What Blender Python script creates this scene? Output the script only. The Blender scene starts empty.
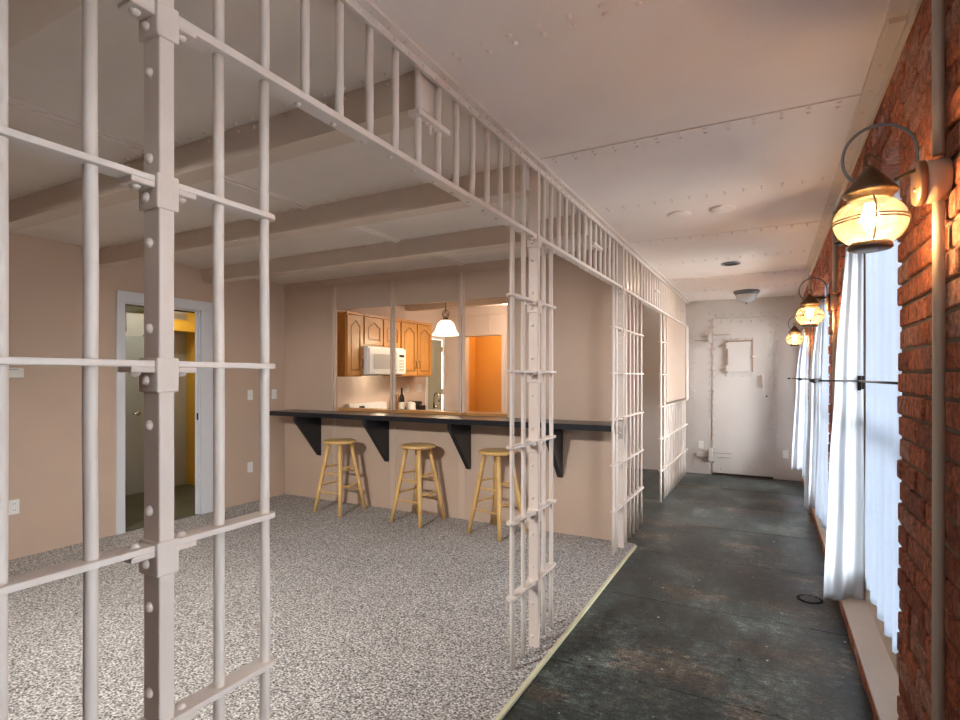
import bpy, bmesh, math, random
from mathutils import Vector, Matrix
random.seed(7)
sc = bpy.context.scene
COL = sc.collection
R = math.radians
H = 2.58          # ceiling height
XB = -1.115       # plane of the bars
XW = 0.385        # face of the brick wall
XL = -5.25        # left wall of the cell
YK = 4.75         # counter wall
YE = 8.75         # end wall
YR = -2.5         # wall behind the camera

# ------------------------------------------------------------------ materials
def new_mat(name):
    m = bpy.data.materials.new(name); m.use_nodes = True
    nt = m.node_tree
    return m, nt, nt.nodes['Principled BSDF']

def link(nt, a, b): nt.links.new(a, b)

def coords(nt, scale=(1, 1, 1)):
    tc = nt.nodes.new('ShaderNodeTexCoord'); mp = nt.nodes.new('ShaderNodeMapping')
    mp.inputs['Scale'].default_value = scale
    g = nt.nodes.new('ShaderNodeNewGeometry')
    link(nt, g.outputs['Position'], mp.inputs['Vector'])
    return mp.outputs['Vector']

def noise(nt, vec, scale, detail=4, rough=.55):
    n = nt.nodes.new('ShaderNodeTexNoise')
    n.inputs['Scale'].default_value = scale; n.inputs['Detail'].default_value = detail
    n.inputs['Roughness'].default_value = rough
    link(nt, vec, n.inputs['Vector'])
    return n.outputs['Fac']

def ramp(nt, fac, stops):
    r = nt.nodes.new('ShaderNodeValToRGB')
    while len(r.color_ramp.elements) < len(stops): r.color_ramp.elements.new(.5)
    for e, (p, c) in zip(r.color_ramp.elements, stops):
        e.position = p; e.color = (*c, 1) if len(c) == 3 else c
    link(nt, fac, r.inputs['Fac'])
    return r.outputs['Color']

def mix(nt, fac, a, b, mode='MIX'):
    n = nt.nodes.new('ShaderNodeMix'); n.data_type = 'RGBA'; n.blend_type = mode
    for s, v in ((n.inputs['Factor'], fac), (n.inputs[6], a), (n.inputs[7], b)):
        if isinstance(v, (float, int)): s.default_value = v
        elif isinstance(v, tuple): s.default_value = (*v, 1)
        else: link(nt, v, s)
    return n.outputs[2]

def bump(nt, bs, height, strength, dist=.01):
    b = nt.nodes.new('ShaderNodeBump'); b.inputs['Strength'].default_value = strength
    b.inputs['Distance'].default_value = dist
    link(nt, height, b.inputs['Height']); link(nt, b.outputs['Normal'], bs.inputs['Normal'])

def paint(name, col, rough=.45, var=.06, bscale=60, bstr=.12, metallic=0., scale=3.):
    m, nt, bs = new_mat(name)
    v = coords(nt)
    n = noise(nt, v, scale, 5)
    lo = tuple(c*(1-var) for c in col); hi = tuple(min(1, c*(1+var)) for c in col)
    link(nt, ramp(nt, n, [(.3, lo), (.7, hi)]), bs.inputs['Base Color'])
    bs.inputs['Roughness'].default_value = rough; bs.inputs['Metallic'].default_value = metallic
    if bstr: bump(nt, bs, noise(nt, v, bscale, 3), bstr, .004)
    return m

def emis(name, col, s):
    m, nt, bs = new_mat(name)
    bs.inputs['Base Color'].default_value = (*col, 1)
    bs.inputs['Emission Color'].default_value = (*col, 1); bs.inputs['Emission Strength'].default_value = s
    n = noise(nt, coords(nt), 8, 2)
    link(nt, ramp(nt, n, [(0, tuple(c*.95 for c in col)), (1, col)]), bs.inputs['Base Color'])
    return m

def wood(name, a, b, axis=(1, 1, 8), rough=.35, scale=9):
    m, nt, bs = new_mat(name)
    tc = nt.nodes.new('ShaderNodeTexCoord'); mp = nt.nodes.new('ShaderNodeMapping')
    mp.inputs['Scale'].default_value = axis
    link(nt, tc.outputs['Object'], mp.inputs['Vector'])
    n = noise(nt, mp.outputs['Vector'], scale, 6, .6)
    link(nt, ramp(nt, n, [(.3, a), (.7, b)]), bs.inputs['Base Color'])
    bs.inputs['Roughness'].default_value = rough
    bump(nt, bs, n, .05, .002)
    return m

M = {}
M['bars'] = paint('cream_painted_steel', (.74, .665, .61), .38, .05, 45, .25)
M['post'] = paint('cream_painted_post', (.70, .61, .55), .42, .07, 30, .35)
M['steel'] = paint('cream_painted_plate', (.70, .62, .56), .42, .04, 25, .08)
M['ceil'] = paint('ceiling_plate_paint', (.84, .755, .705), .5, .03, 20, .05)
M['cell'] = paint('pinkish_wall_paint', (.55, .415, .32), .6, .03, 90, .05)
M['end'] = paint('end_wall_paint', (.57, .54, .52), .42, .03, 25, .08)
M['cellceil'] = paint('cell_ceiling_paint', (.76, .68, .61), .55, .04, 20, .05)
M['beam'] = paint('cream_beam_paint', (.66, .55, .46), .5, .04, 20, .08)
M['tan'] = paint('tan_painted_post', (.60, .47, .38), .5, .04, 40, .06)
M['edge'] = paint('brown_edge_shading', (.30, .21, .155), .7, .1, 30, .1)  # brown shading painted as lines around the hatch and hinge straps
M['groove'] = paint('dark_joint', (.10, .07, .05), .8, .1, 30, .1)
M['white'] = paint('white_enamel', (.85, .86, .88), .3, .02, 40, .02)
M['whiteplastic'] = paint('white_plastic', (.82, .82, .80), .35, .02, 40, .02)
M['casing'] = paint('bluish_white_casing', (.66, .68, .72), .4, .03, 40, .04)
M['beigesill'] = paint('beige_sill_paint', (.60, .49, .40), .4, .08, 20, .15)
M['black'] = paint('black_lacquer', (.012, .014, .02), .28, .1, 40, .03)
M['blackmetal'] = paint('black_iron', (.02, .02, .022), .45, .2, 60, .1, .6)
M['bronze'] = paint('aged_bronze', (.16, .115, .075), .38, .35, 50, .2, .85, 14)
M['copper'] = paint('dull_copper', (.34, .20, .13), .4, .2, 50, .1, .7)
M['pewter'] = paint('pewter_metal', (.20, .21, .23), .35, .15, 50, .1, .7)
M['brass'] = paint('brass', (.55, .40, .18), .3, .1, 50, .05, 1.)
M['chrome'] = paint('brushed_nickel', (.6, .58, .52), .25, .05, 50, .05, 1.)
M['conduit'] = paint('beige_painted_conduit', (.52, .45, .37), .4, .06, 40, .15)
M['strip'] = paint('pale_yellow_edge', (.68, .66, .45), .5, .08, 40, .1)
M['stool'] = wood('light_birch_wood', (.60, .36, .12), (.74, .49, .20), (6, 6, 1), .35, 7)
M['oak'] = wood('honey_oak_wood', (.46, .21, .055), (.62, .31, .09), (9, 9, 1), .35, 6)
M['oakdark'] = wood('honey_oak_groove', (.27, .11, .025), (.36, .16, .04), (9, 9, 1), .4, 6)
M['ledge'] = wood('orange_wood_ledge', (.42, .19, .06), (.56, .28, .10), (1, 9, 9), .3, 6)
M['orange'] = paint('orange_wall_paint', (.72, .43, .13), .6, .03, 60, .04)
M['yellow'] = paint('yellow_painted_wood', (.72, .42, .05), .5, .06, 40, .05)
M['greygreen'] = paint('grey_green_paint', (.44, .45, .42), .55, .04, 40, .05)
M['darkgreenfloor'] = paint('dark_green_vinyl', (.09, .09, .06), .5, .2, 40, .05)
M['slate'] = paint('slate_door_paint', (.36, .40, .40), .5, .04, 40, .04)
M['greendoor'] = paint('pale_green_door', (.42, .44, .36), .45, .03, 40, .03)
M['olive'] = paint('dark_olive_cloth', (.06, .055, .03), .7, .1, 60, .1)
M['kitchenwall'] = paint('kitchen_wall_paint', (.72, .60, .53), .6, .03, 60, .04)
M['bottle'] = paint('dark_bottle_glass', (.02, .012, .01), .12, .1, 40, 0)
M['label'] = paint('paper_label', (.75, .72, .65), .6, .06, 60, 0)
M['graypanel'] = paint('grey_panel', (.45, .46, .48), .35, .03, 50, 0)
M['mortar'] = paint('lime_mortar', (.21, .16, .12), .9, .3, 90, .6)
M['outside'] = paint('outside_concrete', (.6, .6, .58), .9, .05, 10, .1)
M['ember'] = emis('lamp_filament', (1., .74, .42), 26)
M['pendant'] = None
M['grayglass'] = paint('frosted_grey_glass', (.50, .52, .54), .25, .05, 30, .03)
M['drain'] = paint('drain_cast_iron', (.012, .011, .010), .9, .3, 60, .3)

def m_shade():
    m, nt, bs = new_mat('alabaster_glass_lit')
    bs.inputs['Base Color'].default_value = (.9, .85, .75, 1)
    n = noise(nt, coords(nt), 18, 3)
    link(nt, ramp(nt, n, [(.3, (1, .80, .52)), (.7, (1, .90, .70))]), bs.inputs['Emission Color'])
    bs.inputs['Emission Strength'].default_value = .9
    bs.inputs['Roughness'].default_value = .2
    return m
M['pendant'] = m_shade()

def m_thin(name, tint, transp, trans, gloss_r=.05):
    """thin glass: mostly clear, a little glossy and a little diffusing"""
    m = bpy.data.materials.new(name); m.use_nodes = True; nt = m.node_tree; nt.nodes.clear()
    o = nt.nodes.new('ShaderNodeOutputMaterial')
    t = nt.nodes.new('ShaderNodeBsdfTransparent'); t.inputs['Color'].default_value = (*tint, 1)
    g = nt.nodes.new('ShaderNodeBsdfGlossy'); g.inputs['Roughness'].default_value = gloss_r
    d = nt.nodes.new('ShaderNodeBsdfTranslucent'); d.inputs['Color'].default_value = (*tint, 1)
    m1 = nt.nodes.new('ShaderNodeMixShader'); m2 = nt.nodes.new('ShaderNodeMixShader')
    fr = nt.nodes.new('ShaderNodeFresnel'); fr.inputs['IOR'].default_value = 1.4
    n = noise(nt, coords(nt), 45, 3)
    mu = nt.nodes.new('ShaderNodeMath'); mu.operation = 'MULTIPLY'; mu.inputs[1].default_value = trans*2
    link(nt, n, mu.inputs[0]); link(nt, mu.outputs[0], m1.inputs[0])
    link(nt, t.outputs[0], m1.inputs[1]); link(nt, d.outputs[0], m1.inputs[2])
    link(nt, fr.outputs[0], m2.inputs[0]); link(nt, m1.outputs[0], m2.inputs[1]); link(nt, g.outputs[0], m2.inputs[2])
    link(nt, m2.outputs[0], o.inputs['Surface'])
    return m
M['pane'] = m_thin('window_glass', (.96, .98, 1), .95, .01)
M['globe'] = m_thin('seeded_lantern_glass', (1, .90, .72), .7, .055, .08)

def m_curtain():
    m = bpy.data.materials.new('sheer_white_cotton'); m.use_nodes = True; nt = m.node_tree; nt.nodes.clear()
    o = nt.nodes.new('ShaderNodeOutputMaterial')
    d = nt.nodes.new('ShaderNodeBsdfDiffuse'); d.inputs['Color'].default_value = (.70, .75, .82, 1)
    t = nt.nodes.new('ShaderNodeBsdfTranslucent'); t.inputs['Color'].default_value = (.62, .675, .75, 1)
    mx = nt.nodes.new('ShaderNodeMixShader'); mx.inputs[0].default_value = .42
    n = noise(nt, coords(nt, (1, 1, .15)), 60, 4)
    b = nt.nodes.new('ShaderNodeBump'); b.inputs['Strength'].default_value = .25; b.inputs['Distance'].default_value = .006
    link(nt, n, b.inputs['Height']); link(nt, b.outputs['Normal'], d.inputs['Normal'])
    link(nt, d.outputs[0], mx.inputs[1]); link(nt, t.outputs[0], mx.inputs[2]); link(nt, mx.outputs[0], o.inputs['Surface'])
    return m
M['curtain'] = m_curtain()

def m_carpet():
    m, nt, bs = new_mat('speckled_cut_pile')
    v = coords(nt)
    n1 = noise(nt, v, 92, 2, .6); n2 = noise(nt, v, 1.3, 4)
    c2 = ramp(nt, n1, [(.33, (.12, .108, .10)), (.44, (.35, .325, .31)), (.54, (.55, .525, .505)), (.66, (.92, .90, .88))])
    sh = ramp(nt, n2, [(.3, (.86, .86, .86)), (.7, (1.0, 1.0, 1.0))])
    link(nt, mix(nt, 1., c2, sh, 'MULTIPLY'), bs.inputs['Base Color'])
    bs.inputs['Roughness'].default_value = .95
    bs.inputs['Specular IOR Level'].default_value = .1
    bump(nt, bs, n1, 1., .02)
    return m
M['carpet'] = m_carpet()

def m_floor():
    m, nt, bs = new_mat('worn_green_steel_floor')
    v = coords(nt)
    big = noise(nt, coords(nt, (1., .6, 1)), 2.2, 9, .68); mid = noise(nt, coords(nt, (1, 1.6, 1)), 17, 9, .76); fine = noise(nt, v, 85, 4, .7)
    blot = noise(nt, coords(nt, (.8, 1.6, 1)), 1.5, 9, .68)
    c = ramp(nt, big, [(.36, (.012, .016, .016)), (.46, (.024, .033, .033)), (.54, (.042, .055, .053)), (.64, (.088, .108, .102))])
    brown = ramp(nt, big, [(.38, (.020, .018, .015)), (.50, (.058, .049, .039)), (.62, (.15, .13, .105))])
    mask = ramp(nt, blot, [(.545, (0, 0, 0)), (.575, (.9, .9, .9))])
    c = mix(nt, mask, c, brown)
    c = mix(nt, 1., c, ramp(nt, mid, [(.36, (.30, .30, .30)), (.5, (.95, .95, .95)), (.62, (2.4, 2.4, 2.4))]), 'MULTIPLY')
    c = mix(nt, 1., c, ramp(nt, fine, [(.36, (.5, .5, .5)), (.5, (1, 1, 1)), (.64, (1.9, 1.9, 1.9))]), 'MULTIPLY')
    scr = ramp(nt, noise(nt, coords(nt, (.35, 1.8, 1)), 16, 6, .8), [(.60, (0, 0, 0)), (.68, (.45, .45, .45))])
    c = mix(nt, scr, c, (.115, .115, .10))
    chips = ramp(nt, noise(nt, v, 24, 1, .4), [(.785, (0, 0, 0)), (.795, (1, 1, 1))])
    c = mix(nt, chips, c, (.5, .5, .46))
    link(nt, c, bs.inputs['Base Color'])
    link(nt, ramp(nt, mid, [(.35, (.26, .26, .26)), (.65, (.52, .52, .52))]), bs.inputs['Roughness'])
    bs.inputs['Specular IOR Level'].default_value = .32
    bump(nt, bs, mid, .22, .006)
    return m
M['floor'] = m_floor()

def m_brick():
    m, nt, bs = new_mat('old_red_brick')
    g = nt.nodes.new('ShaderNodeNewGeometry')
    v = coords(nt)
    a = ramp(nt, g.outputs['Random Per Island'], [(0., (.25, .070, .042)), (.35, (.40, .115, .060)), (.6, (.50, .155, .075)), (.82, (.36, .14, .10)), (1., (.52, .27, .20))])
    n = noise(nt, v, 34, 8, .75)
    c = mix(nt, 1., a, ramp(nt, n, [(.34, (.30, .28, .27)), (.47, (1., 1., 1.)), (.63, (1.75, 1.75, 1.75))]), 'MULTIPLY')
    ef = ramp(nt, noise(nt, v, 9, 8, .75), [(.55, (0, 0, 0)), (.72, (.6, .6, .6))])
    c = mix(nt, ef, c, (.40, .25, .20))
    fl_ = ramp(nt, noise(nt, v, 42, 2, .5), [(.70, (0, 0, 0)), (.73, (.8, .8, .8))])
    c = mix(nt, fl_, c, (.62, .55, .48))
    link(nt, c, bs.inputs['Base Color']); bs.inputs['Roughness'].default_value = .8
    bump(nt, bs, n, 1., .02)
    return m
M['brick'] = m_brick()

# ------------------------------------------------------------------ mesh builder
class MB:
    def __init__(s): s.bm = bmesh.new()
    def box(s, x0, y0, z0, x1, y1, z1):
        if x0 > x1: x0, x1 = x1, x0
        if y0 > y1: y0, y1 = y1, y0
        if z0 > z1: z0, z1 = z1, z0
        v = [s.bm.verts.new(p) for p in ((x0,y0,z0),(x1,y0,z0),(x1,y1,z0),(x0,y1,z0),(x0,y0,z1),(x1,y0,z1),(x1,y1,z1),(x0,y1,z1))]
        for f in ((3,2,1,0),(4,5,6,7),(0,1,5,4),(1,2,6,5),(2,3,7,6),(3,0,4,7)): s.bm.faces.new([v[i] for i in f])
        return s
    def prism(s, poly, axis, a, b):
        """poly: 2-D points; axis 'x': (y,z), 'y': (x,z), 'z': (x,y)"""
        def P(p, t): return {'x': (t, p[0], p[1]), 'y': (p[0], t, p[1]), 'z': (p[0], p[1], t)}[axis]
        A = [s.bm.verts.new(P(p, a)) for p in poly]; B = [s.bm.verts.new(P(p, b)) for p in poly]
        n = len(poly)
        s.bm.faces.new(A); s.bm.faces.new(B[::-1])
        for i in range(n): s.bm.faces.new((A[i], B[i], B[(i+1) % n], A[(i+1) % n]))
        return s
    def tube(s, pts, r, n=12, closed=False, cap=True):
        pts = [Vector(p) for p in pts]; rs = r if isinstance(r, (list, tuple)) else [r]*len(pts)
        rings = []; N = len(pts); up = None
        for i, p in enumerate(pts):
            if closed: t = pts[(i+1) % N]-pts[i-1]
            else: t = pts[min(i+1, N-1)]-pts[max(i-1, 0)]
            t.normalize()
            if up is None:
                up = Vector((0, 0, 1)) if abs(t.z) < .9 else Vector((1, 0, 0))
            a = t.cross(up); a.normalize(); b = a.cross(t); b.normalize(); up = b
            rings.append([s.bm.verts.new(p+(a*math.cos(2*math.pi*k/n)+b*math.sin(2*math.pi*k/n))*rs[i]) for k in range(n)])
        for i in range(N if closed else N-1):
            A, B = rings[i], rings[(i+1) % N]
            for k in range(n):
                f = s.bm.faces.new((A[k], A[(k+1) % n], B[(k+1) % n], B[k])); f.smooth = True
        if cap and not closed:
            s.bm.faces.new(rings[0][::-1]); s.bm.faces.new(rings[-1])
        return s
    def lathe(s, prof, c, n=24, axis='z', smooth=True):
        cx, cy, cz = c; rings = []
        def P(r, h, k):
            a = 2*math.pi*k/n
            if axis == 'z': return (cx+r*math.cos(a), cy+r*math.sin(a), cz+h)
            if axis == 'x': return (cx+h, cy+r*math.cos(a), cz+r*math.sin(a))
            return (cx+r*math.cos(a), cy+h, cz+r*math.sin(a))
        for r, h in prof:
            if r < 1e-5: rings.append([s.bm.verts.new(P(0, h, 0))])
            else: rings.append([s.bm.verts.new(P(r, h, k)) for k in range(n)])
        for A, B in zip(rings, rings[1:]):
            for k in range(n):
                a0, a1 = A[k % len(A)], A[(k+1) % len(A)]; b0, b1 = B[k % len(B)], B[(k+1) % len(B)]
                vs = []
                for q in (a0, a1, b1, b0):
                    if q not in vs: vs.append(q)
                if len(vs) > 2:
                    f = s.bm.faces.new(vs); f.smooth = smooth
        return s
    def dome(s, c, nrm, r, h=None, n=8):
        """a rivet head"""
        h = h or r*.6; c = Vector(c); nrm = Vector(nrm).normalized()
        t = Vector((0, 0, 1)) if abs(nrm.z) < .9 else Vector((1, 0, 0))
        a = nrm.cross(t).normalized(); b = nrm.cross(a)
        rings = []
        for rr, hh in ((1, -.25), (.85, .45), (.5, .85)):
            rings.append([s.bm.verts.new(c+(a*math.cos(2*math.pi*k/n)+b*math.sin(2*math.pi*k/n))*r*rr+nrm*h*hh) for k in range(n)])
        top = s.bm.verts.new(c+nrm*h)
        for A, B in zip(rings, rings[1:]):
            for k in range(n): s.bm.faces.new((A[k], A[(k+1) % n], B[(k+1) % n], B[k])).smooth = True
        for k in range(n): s.bm.faces.new((rings[-1][k], rings[-1][(k+1) % n], top)).smooth = True
        return s
    def build(s, name, mat, parent=None, bevel=0, seg=2, solid=0):
        bmesh.ops.recalc_face_normals(s.bm, faces=s.bm.faces)
        me = bpy.data.meshes.new(name)
        if parent is None:
            xs = [v.co for v in s.bm.verts]
            o0 = Vector(((min(p.x for p in xs)+max(p.x for p in xs))/2, (min(p.y for p in xs)+max(p.y for p in xs))/2, min(p.z for p in xs)))
        else: o0 = Vector(parent['_o'])
        bmesh.ops.translate(s.bm, verts=s.bm.verts, vec=-o0)
        s.bm.to_mesh(me); s.bm.free()
        o = bpy.data.objects.new(name, me); COL.objects.link(o)
        mats = mat if isinstance(mat, list) else [mat]
        for q in mats: me.materials.append(q)
        if parent is None: o.location = o0
        else: o.parent = parent
        o['_o'] = tuple(o0)
        if bevel:
            b = o.modifiers.new('bevel', 'BEVEL'); b.width = bevel; b.segments = seg; b.limit_method = 'ANGLE'; b.angle_limit = R(40)
        if solid:
            q = o.modifiers.new('thickness', 'SOLIDIFY'); q.thickness = solid; q.offset = 0
        return o

def thing(name, loc, label, cat, group=None):
    o = bpy.data.objects.new(name, None); COL.objects.link(o)
    o.location = loc; o['_o'] = tuple(loc); o.empty_display_size = .1
    o['label'] = label; o['category'] = cat
    if group: o['group'] = group
    return o
def tag(o, label, cat, group=None, kind=None):
    o['label'] = label; o['category'] = cat
    if group: o['group'] = group
    if kind: o['kind'] = kind
    return o
def struct(o, label=None, cat=None):
    o['kind'] = 'structure'
    if label: o['label'] = label
    if cat: o['category'] = cat
    return o
def part_label(o, label): o['label'] = label; return o
def copy_thing(root, loc, label, rotz=None):
    r = root.copy(); COL.objects.link(r); r.location = loc; r['label'] = label
    if rotz is not None: r.rotation_euler = (0, 0, rotz)
    for ch in list(root.children):
        c = ch.copy(); COL.objects.link(c); c.parent = r
        for g in list(ch.children):
            d = g.copy(); COL.objects.link(d); d.parent = c
    return r
def box(name, mat, b, parent=None, bevel=0):
    return MB().box(*b).build(name, mat, parent, bevel)

# ------------------------------------------------------------------ setting: floor and ceilings
seamsY = [-.35, .65, 1.64, 2.64, 3.65, 4.65, 5.66, 6.68, 7.7]
def plates(mb, x0, x1, ys, z0, z1, gap):
    for a, b in zip(ys, ys[1:]): mb.box(x0, a+gap/2, z0, x1, b-gap/2, z1)
m = MB(); plates(m, XL-.1, .72, [YR-.1]+seamsY+[9.6], -.05, 0, .006)
fl = struct(m.build('floor', M['floor'], None), 'worn dark green painted steel plate floor of the corridor', 'floor')
box('floor_joint', M['groove'], (XL-.1, YR-.1, -.09, .72, 9.6, -.012), fl)

cs = [YR-.1, -1.37, .64, 2.64, 4.65, 6.66, YE+.15]
m = MB(); plates(m, -1.10, .65, cs, H, H+.02, .012)
rv = random.Random(3)
def pair_row(m, y, x0, x1, step=.103, single=False, r=.0105):
    x = x0
    while x < x1:
        j = rv.uniform(-.004, .004)
        m.dome((x+j, y, H), (0, 0, -1), r); 
        if not single: m.dome((x+j, y+.045, H), (0, 0, -1), r)
        x += step
for y in (2.64, 4.65, 6.66): pair_row(m, y+.032, -.99, .30)
for y in (1.635, 3.63, 5.66, 7.68): pair_row(m, y, -.97, .32, r=.0125 if y < 3 else .0105)
ce = struct(m.build('ceiling', M['ceil']), 'cream riveted steel plate ceiling of the corridor', 'ceiling')
box('ceiling_joint', M['groove'], (-1.10, YR-.1, H+.006, .65, YE+.15, H+.05), ce)

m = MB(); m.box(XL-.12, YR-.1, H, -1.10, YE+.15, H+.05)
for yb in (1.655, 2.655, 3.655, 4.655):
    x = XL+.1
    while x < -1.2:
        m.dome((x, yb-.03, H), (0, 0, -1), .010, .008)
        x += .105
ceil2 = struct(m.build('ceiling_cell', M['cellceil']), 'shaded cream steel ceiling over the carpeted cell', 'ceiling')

# ceiling beams over the cell (channels running across)
def beam(y, x0, x1, nriv=True):
    m = MB()
    zb = H-.14
    m.prism([(y, zb), (y+.12, zb), (y+.12, zb+.014), (y+.012, zb+.014), (y+.012, H-.012), (y+.12, H-.012), (y+.12, H), (y, H)], 'x', x0, x1)
    x = x0+.08
    while nriv and x < x1:
        m.dome((x, y, H-.022), (0, -1, 0), .009, .007); x += .105
    return m.build('ceiling_beam', M['beam'], None, .002, 1)
bl = ['cream steel ceiling beam nearest the camera, cut off by the top left corner',
      'second cream steel ceiling beam over the cell, behind the left bars',
      'third cream steel ceiling beam over the cell, halfway to the counter',
      'fourth cream steel ceiling beam over the cell, nearest the bar counter wall']
for y, l in zip((.66, 1.655, 2.655, 3.655), bl):
    struct(beam(y, XL, -1.14), l, 'ceiling beam')
for y in (5.66, 6.66): struct(beam(y, -4.82, -2.16, False), 'cream steel ceiling beam over the kitchen at distance %s' % ('nearer the opening' if y < 6 else 'farther from the opening'), 'ceiling beam')
# seam strips along the cell ceiling
m = MB()
for y0, y1 in ((-.3, .655), (.78, 1.655), (1.775, 2.655), (2.775, 3.655), (3.775, 4.74)):
    m.box(-2.765, y0, H-.012, -2.705, y1, H)
    m.box(-2.740, y0, H-.02, -2.730, y1, H)
    y = y0+.05
    while y < y1:
        m.dome((-2.752, y, H-.012), (0, 0, -1), .007); y += .11
struct(m.build('trim_1', M['steel']), 'riveted cover strip running along the cell ceiling', 'trim')

# steel angle above the bars (ceiling edge)
m = MB()
m.box(-1.145, -.4, H-.012, -1.06, YE, H)
m.box(-1.10, -.4, H-.040, -1.088, YE, H-.013)
y = -.3
while y < YE-.05:
    m.dome((-1.075, y, H-.012), (0, 0, -1), .008, .006)
    m.dome((-1.088, y+.04, H-.026), (1, 0, 0), .008, .006)
    y += .085
struct(m.build('trim_2', M['bars']), 'riveted steel angle along the ceiling above the bars', 'trim')
# angle along the brick wall
m = MB()
m.box(.318, YR, H-.012, .39, YE, H)
m.box(.372, YR, H-.05, .386, YE, H)
y = .8
while y < YE:
    m.dome((.345, y, H-.012), (0, 0, -1), .007, .005); y += .20
m.box(.325, 2.10, H-.030, .371, 2.24, H-.013)
struct(m.build('trim_3', M['steel'], None, .002), 'painted steel angle along the ceiling at the brick wall', 'trim')
# carpet edge
struct(box('trim_4', M['strip'], (-1.022, .2, 0, -1.0, 4.70, .018), None, .003), 'pale yellow edge strip between carpet and steel floor', 'trim')
c = box('carpet', M['carpet'], (XL, YR, .0005, -1.022, YK, .014))
tag(c, 'speckled grey cut pile carpet covering the cell floor', 'carpet', None, 'stuff')

# ------------------------------------------------------------------ walls
# left wall with doorway 2.87-3.63, top 2.14
m = MB()
m.box(XL-.05, YR-.1, 0, XL, 2.87, H); m.box(XL-.05, 3.63, 0, XL, YK+.12, H); m.box(XL-.05, 2.87, 2.14, XL, 3.63, H)
struct(m.build('wall_left', M['cell']), 'pinkish beige wall on the left of the cell', 'wall')
# counter wall
m = MB()
m.box(XL, YK, 0, -4.43, YK+.03, H); m.box(-4.43, YK, 0, -2.24, YK+.03, 1.0); m.box(-4.43, YK, 2.22, -2.24, YK+.03, H); m.box(-2.24, YK, 0, -1.14, YK+.03, H)
struct(m.build('wall_back', M['cell']), 'pinkish beige wall with the serving opening above the counter', 'wall')
m = MB()
x = XL+.06
while x < -1.2:
    m.dome((x, YK-.004, H-.05), (0, -1, 0), .008); x += .105
m.box(XL, YK-.01, H-.075, -1.15, YK+.002, H)
struct(m.build('trim_5', M['cell']), 'rivet row along the top of the counter wall', 'trim')
# tee posts on the counter wall
pl = ['slim painted steel post at the left edge of the serving opening', 'painted steel post crossing the serving opening in front of the microwave', 'painted steel post crossing the serving opening beside the pendant lamp']
for x, l, w in ((-4.445, pl[0], .05), (-3.605, pl[1], .07), (-2.745, pl[2], .07)):
    m = MB()
    m.box(x-w/2, YK-.008, 1.085, x+w/2, YK, H-.08); m.box(x-.008, YK-.035, 1.085, x+.008, YK, H-.08)
    m.box(x-w/2, YK-.006, .02, x+w/2, YK, 1.0)
    z = .1
    while z < H-.1:
        if not 0.98 < z < 1.12: m.dome((x+.022, YK-.007, z), (0, -1, 0), .006)
        z += .1
    struct(m.build('trim_post', M['tan'], None, .0015), l, 'wall post')

# end wall : plates around the steel door
m = MB()
m.box(-2.3, YE, 0, -.767, YE+.12, H); m.box(.035, YE, 0, .72, YE+.12, H); m.box(-.767, YE, 2.31, .035, YE+.12, H); m.box(-.8, YE+.11, 0, .06, YE+.16, H)
def riv_line(m, pts, nrm, r=.0135):
    for p in pts: m.dome(p, nrm, r, .012)
zs = [.08+.105*i for i in range(24)]
for x in (-1.02, -.805): riv_line(m, [(x, YE, z) for z in zs], (0, -1, 0))
riv_line(m, [(.075, YE, z) for z in zs if z < 2.35], (0, -1, 0))
riv_line(m, [(-.98+.105*i, YE, H-.035) for i in range(13)], (0, -1, 0))
riv_line(m, [(-.72+.12*i, YE, 2.36) for i in range(7)], (0, -1, 0))
struct(m.build('wall_end', M['end']), 'cream riveted steel wall at the far end of the corridor', 'wall')
# steel door
d = thing('door_1', (-.366, YE, 0), 'cream riveted steel door with a small hatch at the corridor end', 'door'); d['kind'] = 'structure'
m = MB(); m.box(-.763, YE-.012, .03, .031, YE+.06, 2.306)
for x in (-.735, .0): riv_line(m, [(x, YE-.012, z) for z in zs if .05 < z < 2.28], (0, -1, 0))
riv_line(m, [(-.64+.13*i, YE-.012, 2.25) for i in range(5)], (0, -1, 0)); riv_line(m, [(-.64+.13*i, YE-.012, .09) for i in range(5)], (0, -1, 0))
riv_line(m, [(-.62+.1*i, YE-.012, 2.0) for i in range(5)], (0, -1, 0)); riv_line(m, [(-.58+.11*i, YE-.012, 1.46) for i in range(5)], (0, -1, 0))
m.build('door_plate', M['end'], d, .002)
box('threshold_gap', M['groove'], (-.763, YE+.02, .0, .031, YE+.1, .03), d)
hm = MB(); hm.box(-.551, YE-.04, 1.517, -.236, YE-.012, 1.955); hm.box(-.535, YE-.046, 1.735, -.25, YE-.04, 1.741)
h = hm.build('hatch', M['end'], d, .003)
MB().box(-.565, YE-.044, 1.955, -.225, YE-.012, 1.975).box(-.572, YE-.044, 1.5, -.551, YE-.012, 1.975).box(-.232, YE-.05, 1.517, -.222, YE-.012, 1.955).build('hatch_shade_frame', M['edge'], h)  # frame lines coloured as the shade around the hatch
for z in (1.57, 1.90):
    MB().box(-.58, YE-.055, z-.045, -.548, YE-.012, z+.045).tube([(-.66, YE-.03, z+.005), (-.60, YE-.035, z+.015), (-.56, YE-.04, z+.01)], .008).dome((-.665, YE-.012, z), (0, -1, 0), .016).build('hatch_hinge', M['steel'], h)
MB().dome((-.20, YE-.012, 1.735), (0, -1, 0), .018).dome((-.17, YE-.012, 1.75), (0, -1, 0), .012).tube([(-.25, YE-.05, 1.735), (-.20, YE-.05, 1.735)], .012).build('hatch_latch', M['steel'], h)
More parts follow.
